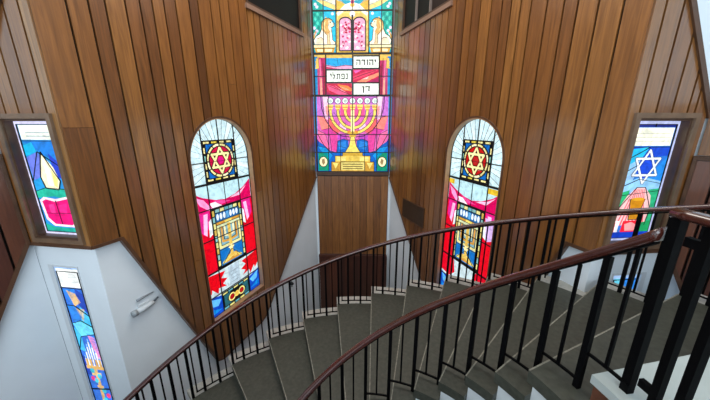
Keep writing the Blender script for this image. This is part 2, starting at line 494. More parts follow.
    for i in range(5):
        G.rect(-.32 + i * .13, -.215 + i * .13, 1.755, 1.79, [(226, 220, 150), (120, 180, 190)][i % 2], 6)
        G.rect(-.32 + i * .13, -.215 + i * .13, AB + .02, 1.49, [(226, 220, 150), (120, 180, 190)][(i + 1) % 2], 6)
    for s_ in (-1, 1):
        G.poly([(s_ * .30, 1.74), (s_ * .14, 1.74), (s_ * .24, 1.62), (s_ * .14, 1.51), (s_ * .30, 1.51)], (60, 120, 130), 6)
        G.ell(s_ * .12, 1.62, .05, .05, (190, 30, 40), 7, 12)
        G.ring(s_ * .12, 1.62, .085, .085, .028, (236, 224, 150), 7, seg=12)
    G.ell(0, 1.62, .055, .06, (236, 206, 110), 7, 12)
    G.crect(-.335, .335, AB + .014, 1.80, .016)
    # glazing bars
    for z, w in ((4.17, .012), (3.82, .034), (3.40, .015), (2.87, .015), (2.28, .026), (1.83, .014)):
        x = H if z < ASP else math.sqrt(max(0, H * H - (z - ASP) ** 2))
        if z > 4: G.came([(-x, z), (-.29, z)], w); G.came([(.29, z), (x, z)], w); G.came([(-.22, z), (.22, z)], .006)
        else: G.came([(-x, z), (x, z)], w)
    for x in (-.34, .34): G.came([(x, AB), (x, ASP + math.sqrt(H * H - x * x))], .013)
    G.came([(0, ASP + H), (0, 4.40)], .012); G.came([(0, 3.80), (0, 3.40)], .005)
    G.came(outl + outl[:1], .026)
    G.finish(f)
    return f

# ------------------------------------------------------------------ slim windows of the bays
def slim_frame(n, pl, s0, s1, z0, z1, casing, depth, jm, front=.004, tl=.022, tr=.022):
    fr = bmesh.new(); t = .022
    for r in (rect(s0, s0 + tr, z0, z1), rect(s1 - tl, s1, z0, z1), rect(s0 + tr, s1 - tl, z0, z0 + t), rect(s0 + tr, s1 - tl, z1 - t, z1)):
        prism(fr, pl, r, -depth - .02, front)
    f = link_mesh('window_%d' % n, fr, jm, None, 'structure')
    if casing:
        cs = bmesh.new(); c = casing
        for r in (rect(s0 - c, s0, z0 - c, z1 + c), rect(s1, s1 + c, z0 - c, z1 + c), rect(s0, s1, z0 - c, z0), rect(s0, s1, z1, z1 + c)):
            prism(cs, pl, r, 0, .03)
        link_mesh('casing', cs, CASING, f)
    return f

class NG:
    """glass drawn in window fractions: a from 0 (left) to 1 (right), b from 0 (top) to 1 (bottom)"""
    def __init__(self, G, w, h): self.G, self.w, self.h = G, w, h
    def c(self, p): return ((p[0] - .5) * self.w, (.5 - p[1]) * self.h)
    def poly(self, pts, rgb, layer=1): self.G.poly([self.c(p) for p in pts], rgb, layer)
    def rect(self, a, b, c, d, rgb, layer=1): self.poly([(a, c), (b, c), (b, d), (a, d)], rgb, layer)
    def came(self, pts, w=.008): self.G.came([self.c(p) for p in pts], w, .01)

def slim_glass(pl, s0, s1, z0, z1, off, sg, border, bg):
    w, h = s1 - s0, z1 - z0
    G = Glass(pl, (s0 + s1) / 2, (z0 + z1) / 2, off, -sg)
    G.sat = 1.0
    N = NG(G, w, h)
    G.base([N.c(p) for p in ((0, 0), (1, 0), (1, 1), (0, 1))], border)
    N.rect(.07, .93, .025, .975, bg, 1)
    N.came([(.07, .025), (.93, .025), (.93, .975), (.07, .975), (.07, .025)], .007)
    return G, N

def left_flower_window(n, pl, sg):
    s0, s1, z0, z1 = .115, .70, 3.52, 4.825
    f = slim_frame(n, pl, s0, s1, z0, z1, .05, .14, JAMB_D)
    G, N = slim_glass(pl, s0 + .024, s1 - .024, z0 + .024, z1 - .024, -.07, sg, (206, 204, 232), (44, 140, 206))
    N.rect(.09, .91, .03, .15, (236, 240, 226), 2); 
    for b in (.085, .115): N.rect(.22, .78, b, b + .012, (176, 190, 190), 3)
    N.poly([(.08, .16), (.92, .16), (.92, .42), (.6, .3)], (34, 120, 206), 2)
    N.poly([(.08, .30), (.38, .25), (.5, .40), (.1, .52)], (104, 120, 214), 3)
    N.poly([(.62, .26), (.92, .38), (.92, .5), (.66, .46)], (44, 66, 190), 3)
    N.poly([(.08, .20), (.3, .17), (.36, .25), (.08, .29)], (30, 170, 214), 3)
    N.poly([(.08, .50), (.42, .46), (.40, .60), (.08, .60)], (40, 150, 214), 3)
    N.poly([(.46, .27), (.66, .38), (.74, .50), (.66, .58), (.36, .56), (.30, .47), (.38, .37)], (242, 234, 196), 4)
    N.poly([(.46, .30), (.56, .40), (.56, .55), (.44, .54)], (250, 246, 226), 5)
    N.poly([(.60, .40), (.70, .49), (.64, .56), (.58, .54)], (240, 220, 130), 5)
    N.poly([(.08, .60), (.34, .565), (.92, .575), (.92, .68), (.5, .64), (.08, .66)], (40, 176, 150), 4)
    N.poly([(.10, .68), (.22, .65), (.5, .665), (.8, .64), (.9, .68), (.92, .88), (.8, .925), (.3, .92), (.14, .86)], (244, 214, 224), 5)
    N.poly([(.16, .69), (.26, .67), (.48, .69), (.80, .66), (.87, .70), (.88, .87), (.76, .905), (.34, .90), (.2, .84)], (222, 24, 116), 6)
    N.poly([(.3, .72), (.44, .71), (.42, .80), (.3, .80)], (240, 60, 150), 7)
    N.poly([(.56, .72), (.76, .70), (.7, .80), (.54, .79)], (236, 44, 140), 7)
    N.poly([(.08, .90), (.3, .93), (.8, .935), (.92, .89), (.92, .97), (.08, .97)], (34, 160, 140), 5)
    N.came([(.46, .25), (.30, .47), (.36, .57), (.66, .58), (.75, .50), (.46, .25)], .007)
    N.came([(.07, .60), (.34, .565), (.93, .575)], .006); N.came([(.07, .16), (.93, .16)], .006)
    N.came([(.5, .68), (.52, .9)], .005); N.came([(.18, .80), (.87, .79)], .005); N.came([(.07, .52), (.38, .25), (.93, .40)], .005)
    G.finish(f); return f

def right_star_window(n, pl, sg):
    s0, s1, z0, z1 = .115, .70, 3.52, 4.825
    f = slim_frame(n, pl, s0, s1, z0, z1, .05, .14, JAMB_D)
    G, N = slim_glass(pl, s0 + .024, s1 - .024, z0 + .024, z1 - .024, -.07, sg, (176, 184, 222), (40, 110, 196))
    N.rect(.07, .93, .025, .045, (30, 40, 120), 2)
    N.rect(.09, .91, .05, .19, (240, 240, 220), 2)
    for b in (.09, .12, .15): N.rect(.14, .86, b, b + .008, (206, 206, 190), 3)
    N.poly([(.08, .20), (.92, .20), (.92, .27), (.08, .30)], (26, 70, 190), 2)
    N.poly([(.08, .22), (.5, .2), (.3, .36), (.08, .40)], (40, 180, 224), 3)
    N.poly([(.08, .36), (.4, .28), (.3, .5), (.08, .52)], (150, 196, 236), 3)
    N.poly([(.6, .44), (.92, .28), (.92, .50), (.6, .54)], (36, 130, 216), 3)
    N.poly([(.08, .50), (.5, .44), (.92, .48), (.92, .56), (.08, .58)], (136, 190, 230), 4)
    cx, cy = N.c((.52, .36))
    G.ell(cx, cy, .10, .12, (28, 74, 206), 5)
    G.star(cx, cy, .155, .17, .032, (50, 60, 90), 6); G.star(cx, cy, .155, .17, .02, (232, 238, 244), 7)
    N.poly([(.08, .58), (.3, .55), (.3, .8), (.08, .9)], (40, 170, 110), 5)
    N.poly([(.7, .55), (.93, .54), (.93, .9), (.7, .9)], (44, 170, 120), 5)
    N.poly([(.14, .86), (.16, .70), (.28, .60), (.44, .53), (.62, .53), (.78, .60), (.84, .72), (.80, .86)], (240, 190, 190), 6)
    for i in range(8):
        a = .17 + i * .083
        N.poly([(a, .86), (a + .035, .86), (.40 + i * .03, .545), (.385 + i * .03, .545)], (222, 92, 104), 7)
    N.poly([(.36, .63), (.68, .63), (.62, .74), (.60, .81), (.42, .81), (.42, .74)], (196, 130, 24), 8)
    G.ell(*N.c((.52, .63)), .075, .018, (224, 164, 40), 9)
    N.poly([(.08, .82), (.24, .82), (.24, .93), (.08, .93)], (240, 236, 238), 8)
    N.poly([(.11, .83), (.16, .83), (.16, .92), (.11, .92)], (232, 60, 90), 9)
    N.poly([(.32, .82), (.68, .82), (.72, .93), (.30, .93)], (226, 30, 50), 8)
    N.poly([(.36, .85), (.5, .83), (.64, .86), (.6, .91), (.4, .91)], (246, 150, 150), 9)
    N.poly([(.70, .84), (.93, .82), (.93, .93), (.72, .93)], (30, 150, 90), 8)
    N.poly([(.08, .92), (.93, .92), (.93, .975), (.08, .975)], (20, 60, 180), 9)
    N.came([(.07, .2), (.93, .2)], .006); N.came([(.07, .53), (.44, .46), (.93, .5)], .005)
    N.came([(.07, .60), (.93, .56)], .005); N.came([(.14, .86), (.16, .70), (.44, .53), (.62, .53), (.84, .72), (.8, .86)], .006)
    N.came([(.36, .63), (.68, .63), (.60, .81), (.42, .81), (.36, .63)], .006)
    N.came([(.5, .02), (.5, .045)], .004); N.came([(.07, .30), (.3, .25), (.5, .2)], .005); N.came([(.07, .41), (.36, .34)], .005)
    G.finish(f); return f

def lower_window(n, pl, sg, left):
    s0, s1, z0, z1 = .355, .775, .40, 3.14
    f = slim_frame(n, pl, s0, s1, z0, z1, 0, .08, WHITE_METAL, -.052, .06, .012)
    G, N = slim_glass(pl, s0 + .012, s1 - .06, z0 + .018, z1 - .018, -.068, sg, (150, 180, 220), (50, 108, 206))
    B = [(40, 84, 196), (44, 128, 218), (70, 184, 230), (34, 66, 170), (104, 206, 232), (216, 178, 126), (228, 136, 188)]
    if left:
        N.rect(.05, .95, .012, .105, (236, 240, 238), 2)
        N.rect(.07, .93, .05, .053, (200, 208, 210), 3); N.rect(.07, .93, .075, .078, (200, 208, 210), 3)
        for pts, c in (([(.08, .12), (.6, .11), (.3, .2)], 1), ([(.6, .11), (.93, .14), (.93, .24), (.6, .2)], 3), ([(.22, .12), (.56, .135), (.70, .18), (.4, .205)], 5),
                       ([(.07, .2), (.4, .2), (.6, .26), (.2, .3)], 1), ([(.6, .2), (.93, .25), (.93, .31), (.5, .28)], 2), ([(.40, .215), (.78, .215), (.60, .285)], 5),
                       ([(.07, .3), (.5, .28), (.93, .31), (.93, .35), (.3, .37)], 4), ([(.07, .32), (.3, .36), (.3, .46), (.07, .45)], 2), ([(.55, .35), (.93, .36), (.93, .5)], 1),
                       ([(.58, .36), (.86, .37), (.93, .50), (.74, .49)], 6), ([(.07, .48), (.3, .5), (.3, .6), (.07, .6)], 3), ([(.07, .9), (.5, .84), (.93, .94), (.5, .96)], 5),
                       ([(.2, .82), (.5, .8), (.45, .9)], 6), ([(.6, .8), (.93, .78), (.93, .86)], 1)):
            N.poly(pts, B[c], 2)
        for i, b in enumerate((.50, .46, .43, .40, .43, .46, .50)):
            a = .18 + i * .105
            N.rect(a, a + .06, b, .545, (234, 240, 244), 4); N.rect(a + .015, a + .045, b - .02, b, (150, 206, 236), 4)
        N.rect(.14, .90, .54, .56, (214, 170, 100), 5); N.rect(.44, .58, .54, .8, (206, 166, 110), 4)
        for a in (.2, .36, .6, .76): N.rect(a, a + .1, .50, .54, (204, 160, 90), 5)
        N.rect(.30, .72, .58, .60, (214, 180, 120), 5); N.rect(.38, .66, .66, .675, (210, 170, 110), 5)
        for a, b, c in ((.3, .62, (226, 60, 130)), (.42, .63, (70, 190, 214)), (.62, .6, (70, 190, 214)), (.64, .69, (60, 190, 210)), (.78, .72, (226, 60, 120)), (.6, .75, (60, 196, 214)), (.36, .57, (60, 180, 200)), (.66, .78, (80, 200, 220))):
            G.ell(*N.c((a, b)), .034, .042, c, 6, 12)
        N.came([(.05, .69), (.95, .675)], .014); N.came([(.05, .108), (.95, .108)], .007)
        N.came([(.07, .3), (.5, .28), (.93, .31)], .005); N.came([(.07, .2), (.4, .2), (.93, .25)], .005); N.came([(.07, .45), (.3, .37), (.93, .35)], .005)
    else:
        for pts, c in (([(.07, .02), (.45, .02), (.5, .2), (.07, .16)], 4), ([(.45, .02), (.93, .02), (.93, .22), (.5, .2)], 1), ([(.07, .16), (.5, .2), (.4, .35), (.07, .32)], 5),
                       ([(.5, .2), (.93, .22), (.93, .4), (.4, .35)], 0), ([(.07, .32), (.4, .35), (.93, .4), (.93, .56), (.07, .5)], 2), ([(.07, .5), (.93, .56), (.93, .97), (.07, .97)], 1)):
            N.poly(pts, B[c], 2)
        N.came([(.07, .16), (.5, .2), (.93, .22)], .006); N.came([(.07, .5), (.93, .56)], .006); N.came([(.45, .02), (.5, .2), (.4, .35)], .006)
    G.finish(f); return f

# ------------------------------------------------------------------ side walls, mirrored left and right
def shield_lo(s):
    return interp(s, [(0, 3.37), (1.80, 1.345), (2.36, .74), (2.46, .66), (2.58, .625), (3.62, .60), (3.74, .66), (4.78, 3.41), (5.08, 3.41)])
SHIELD = [(0, 3.37), (1.80, 1.345), (2.36, .74), (2.46, .66), (2.58, .625), (3.62, .60), (3.74, .66), (4.78, 3.41), (5.066, 3.41)]
V0, V1, VZ0, VZ1 = .42, 2.20, 6.78, 8.3      # dark upper openings

def build_side(sg, nm, wn):
    ob, bay, wing = side_planes(sg)
    tones = lambda: min(1, max(0, random.gauss(.5, .2)))
    hole = [(AC - AH, AC + AH, lambda s: AB, arch_hi)]
    vent = [(V0, V1, lambda s: VZ0, lambda s: VZ1)]
    # ---- oblique wall: plaster body with boards hung in front of it
    bm = bmesh.new(); lay = bm.faces.layers.float.new('tone')
    MIT = .06 * math.tan(math.acos(ob.n.dot(bay.n)) / 2)
    strips(bm, ob, [0, AC - AH, AC + AH, ob.L - MIT], lambda s: ZF, lambda s: TOP, hole, -.15, -.06, lay, lambda: 0, gap=0)
    w = link_mesh('wall_' + nm, bm, PLASTER, None, 'structure')
    bm = bmesh.new(); lay = bm.faces.layers.float.new('tone')
    e = board_edges(0.02, ob.L, .185, .22)
    strips(bm, ob, e, shield_lo, lambda s: TOP, hole + vent, -.022, 0, lay, tones, .35)
    link_mesh('plank_cladding', bm, WOOD, w)
    bm = bmesh.new(); lay = bm.faces.layers.float.new('tone')
    strips(bm, ob, [0.02, V0, V1, AC - AH, AC + AH, ob.L - .04], lambda s: shield_lo(s) + .01, lambda s: TOP, hole + vent, -.0595, -.0225, lay, lambda: 0, gap=0)
    link_mesh('shade_backing', bm, BACKING, w)
    bm = bmesh.new(); band(bm, ob, SHIELD, .04, -.058, .008, 1)
    link_mesh('edge_trim', bm, TRIM, w)
    # ---- bay wall with two slim windows
    up = (.115, .70, lambda s: 3.52, lambda s: 4.825); dn = (.355, .775, lambda s: .40, lambda s: 3.14)
    btop = lambda s: 6.38 - 1.83 * s
    bm = bmesh.new(); lay = bm.faces.layers.float.new('tone')
    strips(bm, bay, [MIT, .115, .355, .70, .775, bay.L + .05], lambda s: ZF, lambda s: TOP, [dn, up], -.15, -.06, lay, lambda: 0, gap=0)
    wb = link_mesh('wall_%s_bay' % nm, bm, PLASTER, None, 'structure')
    bm = bmesh.new(); lay = bm.faces.layers.float.new('tone')
    strips(bm, bay, [0, .115, .285, .455, .62, .70, bay.L], lambda s: 3.43, btop, [up], -.022, 0, lay, tones, .1)
    link_mesh('plank_cladding', bm, WOOD, wb)
    bm = bmesh.new(); lay = bm.faces.layers.float.new('tone')
    strips(bm, bay, [.04, .115, .70, bay.L], lambda s: 3.44, lambda s: btop(s) - .01, [up], -.0595, -.0225, lay, lambda: 0, gap=0)
    link_mesh('shade_backing', bm, BACKING, wb)
    bm = bmesh.new(); band(bm, bay, [(0, 3.41), (bay.L, 3.41)], .04, -.058, .008, 1)
    band(bm, bay, [(0, btop(0)), (bay.L, btop(bay.L))], .05, -.05, .02, 1)
    link_mesh('edge_trim', bm, TRIM, wb)
    # ---- next wing, seen at the frame's edge
    bm = bmesh.new(); prism(bm, wing, rect(-.03, wing.L, ZF, TOP), -.15, -.06)
    ww = link_mesh('wall_%s_wing' % nm, bm, PLASTER, None, 'structure')
    wlo = lambda s: max(.9, 3.43 - 2.04 * s)
    bm = bmesh.new(); lay = bm.faces.layers.float.new('tone')
    strips(bm, wing, [0.0, .17, .34, .51, .68, .85, 1.02, wing.L], wlo, lambda s: 4.42, [], -.03, .015, lay, tones)
    link_mesh('dado_planks', bm, WOOD_RED, ww)
    bm = bmesh.new(); lay = bm.faces.layers.float.new('tone')
    strips(bm, wing, [0.0, .2, .4, .6, .8, wing.L], lambda s: 4.47, lambda s: 4.98, [], -.05, -.02, lay, tones)
    link_mesh('plank_cladding', bm, WOOD, ww)
    bm = bmesh.new(); lay = bm.faces.layers.float.new('tone')
    strips(bm, wing, [.02, .5, wing.L], lambda s: wlo(s) + .01, lambda s: 4.42, [], -.0595, -.031, lay, lambda: 0, gap=0)
    strips(bm, wing, [.02, .5, wing.L], lambda s: 4.47, lambda s: 4.97, [], -.0595, -.051, lay, lambda: 0, gap=0)
    link_mesh('shade_backing', bm, BACKING, ww)
    bm = bmesh.new()
    prism(bm, wing, rect(0, wing.L, 4.425, 4.465), -.055, .03)
    prism(bm, wing, rect(-.0, .03, 3.43, 4.424), .016, .03)
    band(bm, wing, [(s, wlo(s)) for s in (0, .5, 1.0, wing.L)], .04, -.058, .02, 1)
    link_mesh('edge_trim', bm, TRIM, ww)
    # ---- dark glazed opening high on the oblique wall
    bm = bmesh.new(); t = .05
    for r in (rect(V0, V0 + t, VZ0 - .0, VZ1), rect(V1 - t, V1, VZ0, VZ1), rect(V0 + t, V1 - t, VZ0, VZ0 + t), rect(V0 + t, V1 - t, VZ1 - t, VZ1)):
        prism(bm, ob, r, -.05, .004)
    f = link_mesh('window_%d' % wn[3], bm, JAMB_D, None, 'structure')
    bm = bmesh.new(); prism(bm, ob, rect(V0 - .03, V1 + .03, VZ0 - .075, VZ0 - .001), 0, .035); link_mesh('window_sill', bm, simple('sill_wood_' + nm, (128, 100, 84), .4), f)
    div = [V0 + t, 1.0, 1.52, V1 - t] if sg < 0 else [V0 + t, V1 - t]
    for a, b in zip(div, div[1:]):
        bm = bmesh.new(); prism(bm, ob, rect(a, b, VZ0 + t, VZ1 - t), -.045, -.038)
        link_mesh('pane', bm, DPANEL if (a > 1.4 and sg < 0) else DGLASS, f)
    for a in div[1:-1]:
        bm = bmesh.new(); prism(bm, ob, rect(a - .02, a + .02, VZ0 + t, VZ1 - t), -.037, .0); link_mesh('mullion', bm, simple('mullion_%s_%d' % (nm, int(a * 10)), (110, 98, 92), .4), f)
    arched_window(wn[0], ob, sg, sg > 0)
    (left_flower_window if sg > 0 else right_star_window)(wn[1], bay, sg)
    lower_window(wn[2], bay, sg, sg > 0)
    return ob, bay, wing

OBL, BAYL, WINGL = build_side(1, 'left', (2, 4, 6, 8))
OBR, BAYR, WINGR = build_side(-1, 'right', (3, 5, 7, 9))

# ------------------------------------------------------------------ back wall with the tall window
bm = bmesh.new(); lay = bm.faces.layers.float.new('tone')
prism(bm, BACKP, rect(-.1, 2 * HW + .1, ZF, 3.44), -.16, -.05, 0, 0, lay)
prism(bm, BACKP, rect(-.1, 2 * HW + .1, 8.35, TOP), -.16, -.05, 0, 0, lay)
WB = link_mesh('wall_back', bm, PLASTER, None, 'structure')
bm = bmesh.new(); lay = bm.faces.layers.float.new('tone')
strips(bm, BACKP, [.02 + i * .193 for i in range(11)], lambda s: 1.1, lambda s: 3.40, [], -.03, 0, lay, lambda: random.random(), gap=.007)
link_mesh('plank_cladding', bm, WOOD_MID, WB)
bm = bmesh.new(); prism(bm, BACKP, rect(0.01, 2 * HW - .01, ZF, 3.41), -.049, -.031); link_mesh('shade_backing', bm, BACKING, WB)
# dark boarded doors under it
bm = bmesh.new(); lay = bm.faces.layers.float.new('tone')
strips(bm, BACKP, [-.03 + i * .148 + .03 for i in range(7)] , lambda s: ZF + .02, lambda s: 1.03, [], .03, .07, lay, lambda: random.random(), gap=.006)
strips(bm, BACKP, [.985 + i * .166 for i in range(7)], lambda s: ZF + .02, lambda s: 1.03, [], .03, .07, lay, lambda: random.random(), gap=.006)
D1 = link_mesh('door_1', bm, WOOD_DARK, None, 'structure')
bm = bmesh.new(); prism(bm, BACKP, rect(.0, 2 * HW, 1.035, 1.09), .0, .085); prism(bm, BACKP, rect(.0, 2 * HW, ZF, 1.034), .001, .029)
link_mesh('door_frame', bm, simple('door_frame_wood', (70, 36, 24), .4, noise=.2, scale=9), D1)

WZ0, WZ1 = 3.515, 8.3
bm = bmesh.new()
for r in (rect(0, .022, 3.42, WZ1 + .05), rect(2 * HW - .022, 2 * HW, 3.42, WZ1 + .05), rect(.022, 2 * HW - .022, 3.42, WZ0), rect(.022, 2 * HW - .022, WZ1, WZ1 + .05)):
    prism(bm, BACKP, r, -.14, .012)
W1 = link_mesh('window_1', bm, JAMB_D, None, 'structure')
GC = Glass(BACKP, HW - .0, 0, -.06, 1)
ZT = [(-40, 8.34), (-30, 8.17), (-20, 7.98), (-10, 7.78), (0, 7.571), (10, 7.366), (20, 7.157), (30, 6.945), (40, 6.730), (50, 6.512), (60, 6.290), (70, 6.063), (80, 5.834), (90, 5.600), (100, 5.361), (110, 5.119), (120, 4.872), (130, 4.622), (140, 4.366), (150, 4.106), (160, 3.842), (172, 3.515)]
def q(u, y):     # drawing units of the window design -> metres on the window
    h = 39.4 - 3.9 * max(0, y) / 172
    return ((u - 353.0) / h * .962, interp(y, ZT))
def qp(pts): return [q(*p) for p in pts]
def QP(pts, c, l=1): GC.poly(qp(pts), c, l)
def QR(a, b, y0, y1, c, l=1): QP([(a, y0), (b, y0), (b, y1), (a, y1)], c, l)
def QM(pts, c, l=1):
    QP(pts, c, l); QP([(706 - u, y) for u, y in pts], c, l)
def QC(pts, w=.012): GC.came(qp(pts), w * 1.45)
def QCM(pts, w=.012): QC(pts, w); QC([(706 - u, y) for u, y in pts], w)
def QE(u, y, ru, ry, c, l, seg=18): QP([(u + ru * math.cos(2 * PI * i / seg), y + ry * math.sin(2 * PI * i / seg)) for i in range(seg)], c, l)
GC.base(rect(-.963, .963, WZ0, WZ1), (30, 176, 190))
teal, cyan, gold, cream, white = (44, 184, 172), (50, 200, 228), (232, 196, 104), (248, 238, 200), (250, 248, 244)
mag, crim, lil, pink, blue = (214, 48, 140), (206, 30, 84), (206, 130, 210), (240, 130, 176), (24, 120, 200)
# head of the window, mostly above the photograph
QR(314, 392, -40, -1, (40, 170, 200), 1)
QE(353, -8, 24, 16, (244, 226, 170), 2); QE(353, -8, 18, 12, (120, 190, 220), 3); QE(353, -8, 11, 8, (250, 240, 210), 4)
for i in range(8): QM([(316 + i * 4, -40), (319 + i * 4, -40), (338 + i, -14), (336 + i, -14)], (238, 200, 90) if i % 2 else (180, 220, 230), 2)
# rays and dome
QM([(314, 0), (318, 0), (325, 4), (325, 9.6), (314, 9.6)], teal, 2)
QM([(318, -1), (325, -1), (337, 4.5), (337, 9), (326, 4.5)], (246, 220, 150), 3)
QM([(325, 5), (337, 9.5), (325, 9.5)], cyan, 3)
QM([(326, -1), (337, -1), (337, 4)], (250, 240, 220), 3)
QM([(337.2, -1), (342, -1), (346, 4), (340, 9.4), (337.2, 9.4)], (238, 196, 90), 3)
QM([(340, 9.4), (346, 3.4), (353, 1), (353, 9.4)], (250, 244, 230), 4)
QM([(342, -1), (351, -1), (351, 1.5), (346, 3)], (40, 180, 200), 4)
QE(347.5, 6, 2.4, 2.2, white, 5); QE(358.5, 6, 2.4, 2.2, (214, 220, 244), 5); QE(353, 4, 2.2, 2, (240, 190, 90), 5)
QR(351.4, 354.6, -1, 2.4, (190, 40, 120), 5)
# side fields behind the lions
QM([(314, 9.8), (324.6, 9.8), (324.6, 52), (314, 52)], teal, 2)
QM([(325, 9.8), (337, 9.8), (337, 52), (325, 52)], cyan, 2)
for r_ in range(6):
    for c_ in range(3):
        u = 315.6 + c_ * 3.1 + (r_ % 2) * .9; y = 11 + r_ * 4.4
        QM([(u, y), (u + 1.6, y + 1.2), (u + 1.7, y + 3.4), (u + .3, y + 4.2), (u - .8, y + 2.6)], (100, 216, 196) if (r_ + c_) % 2 else (30, 160, 150), 3)
for u, y in ((317, 3), (318.6, 5.6), (316, 27), (318.4, 30), (316.8, 33), (333.6, 12.6)):
    QM([(u + 1.5 * math.cos(a), y + 1.7 * math.sin(a)) for a in [2 * PI * i / 8 for i in range(8)]], (226, 222, 246), 5)
# seated lions on their plinths
QM([(316, 43.4), (315.2, 39.6), (317.4, 35.6), (321, 33), (323, 28), (325, 24.6), (329, 24), (333, 28), (333.4, 35), (333.8, 39.4), (336.4, 41.4), (336.4, 43.6)], (252, 242, 226), 5)
QM([(322.6, 26), (323.6, 20.6), (326.4, 17.6), (330, 17), (333, 18.6), (333, 20), (330, 22), (329.4, 27), (331.4, 31), (328.6, 34.4), (326, 31.6), (324, 30)], (226, 186, 122), 6)
QM([(323.8, 27), (324.8, 22), (327, 20), (326, 26), (327.6, 31)], (250, 226, 168), 7)
QM([(329.4, 19.4), (332, 19.2), (333.2, 21.4), (335.4, 22.6), (335.2, 24.8), (333, 26.4), (330.4, 26)], (250, 236, 208), 7)
QM([(331, 20.8), (332.2, 20.8), (332.2, 21.8), (331, 21.8)], (60, 40, 30), 8); QM([(334.4, 22.4), (335.6, 22.6), (335.3, 23.6), (334.3, 23.4)], (90, 60, 40), 8)
QM([(325.6, 18), (327.2, 15.6), (328.4, 17.2)], (244, 214, 150), 7)
QM([(317, 42.6), (318.6, 37.6), (322.6, 36.6), (325, 39), (325.4, 43)], (240, 222, 196), 6)
QM([(328.4, 33), (330.6, 32), (331, 40), (332.6, 43.4), (328.6, 43.4)], (240, 216, 176), 6)
QM([(314.6, 37), (315.8, 33), (317, 30), (318, 31), (316.8, 34), (315.8, 38)], (222, 176, 96), 6)
QCM([(316, 43.4), (315.2, 39.6), (317.4, 35.6), (321, 33), (323, 28), (322.8, 25), (323.6, 20.6), (326.4, 17.6), (330, 17), (333, 18.8), (335.5, 22.6), (335.2, 25), (332.4, 27)], .009)
QCM([(332.6, 28), (333.4, 35), (333.8, 39.4), (336.4, 41.4), (336.4, 43.6)], .009); QCM([(325.4, 43), (325, 39), (322.6, 36.6), (318.8, 37.6)], .007); QCM([(328.4, 43), (328.6, 34.4), (326, 31.6)], .007); QCM([(331.2, 43), (330.8, 32)], .006)
QM([(315, 44), (336.4, 44), (336, 47.2), (315.4, 47.2)], (250, 236, 190), 6)
QM([(316, 47.4), (335.8, 47.4), (334.6, 52.6), (317.6, 52.6)], (226, 176, 70), 6)
QM([(318, 48.4), (324, 48.2), (324, 51), (319, 51.2)], cream, 7); QM([(326, 48.2), (333.6, 48.4), (332.6, 51.2), (326, 51)], cream, 7)
QM([(314, 50), (317, 50), (317, 53), (314, 53)], (30, 150, 180), 7)
QCM([(315, 44), (336.4, 44)], .01); QCM([(315.4, 47.3), (336, 47.3)], .01)
# twin tablets in a gilt arch
QR(337.2, 368.8, 9.8, 53, (236, 204, 122), 3)
QM([(338, 20), (340, 15), (345, 12), (349, 12), (353, 16), (353, 10.4), (338, 10.4)], (250, 228, 150), 4)
QM([(337.6, 12), (340.6, 10.2), (345, 10.2), (339, 15)], (250, 246, 236), 5)
QE(353, 13, 2.6, 3.2, (240, 240, 246), 6)
for y in (22, 30, 38, 46): QM([(337.6, y), (339.4, y), (339.4, y + 5), (337.6, y + 5)], (250, 226, 140), 5)
QR(339, 367, 50.6, 53, (226, 190, 90), 5)
tl = [(340.3, 50.2), (340.3, 21)] + [(346.1 + 5.8 * math.cos(t), 21 - 4.6 * math.sin(t)) for t in [PI - PI * i / 10 for i in range(11)]] + [(351.9, 50.2)]
QM(tl, (240, 184, 208), 5)
QCM(tl + tl[:1], .018)
rr = random.Random(3)
for i in range(34):
    u, y = rr.uniform(341.6, 350.8), rr.uniform(20, 49)
    QM([(u + rr.uniform(.8, 1.7) * math.cos(a), y + rr.uniform(.8, 1.7) * math.sin(a)) for a in [2 * PI * k / 6 for k in range(6)]], rr.choice([(200, 36, 92), (250, 226, 236), (180, 30, 70), (228, 90, 140), (252, 240, 244), (190, 60, 120)]), 6 + i % 3)
# middle: signs and drapery
QR(314, 392, 53.6, 57.4, (228, 196, 110), 2)
QM([(314, 56), (318.6, 56), (318.6, 95), (314, 95)], (36, 150, 200), 3)
QM([(318.4, 57), (326.8, 57), (326.6, 95), (318.8, 95)], (196, 60, 120), 3)
QM([(319.4, 60), (321.6, 57.6), (323.4, 95), (320.6, 95)], (232, 130, 170), 4)
QM([(324, 62), (326, 66), (326.4, 95), (324.6, 95)], (170, 30, 80), 4)
QM([(321.4, 78), (322.8, 78), (323.4, 95), (321, 95)], (246, 180, 160), 5)
for t0 in range(4): QM([(317.2 - .6 * t0 * (t0 < 2), 58 + t0 * 2.6), (319.8, 57.4 + t0 * 2.6), (320.2, 60 + t0 * 2.6), (317.4 - .4 * t0, 60.6 + t0 * 2.6)], (232, 200, 110), 6)
QR(326.8, 352.6, 57.4, 68.4, (50, 176, 224), 3)
QP([(326.8, 64), (336, 66), (346, 64.4), (352.6, 65), (352.6, 68.4), (326.8, 68.4)], (236, 176, 206), 4)
QP([(326.8, 66.2), (334, 67.4), (340, 68.4), (326.8, 68.4)], (206, 40, 110), 5)
QR(353.4, 379.2, 69, 82, (206, 36, 96), 3)
for pts, c in (([(353.6, 76), (364, 72), (376, 69.4), (379, 69.4), (366, 76), (354, 80)], (232, 84, 120)), ([(357, 81.6), (366, 77), (379, 72), (379, 75.4), (366, 81.8)], (240, 160, 130)), ([(354, 70), (362, 69.6), (356, 73)], (240, 120, 190)), ([(368, 81.8), (379, 77), (379, 81.8)], (180, 24, 110)), ([(362, 79), (369, 76), (368, 78.6)], (250, 240, 244))):
    QP(pts, c, 4)
QR(327, 352.4, 83, 95, (204, 36, 90), 3)
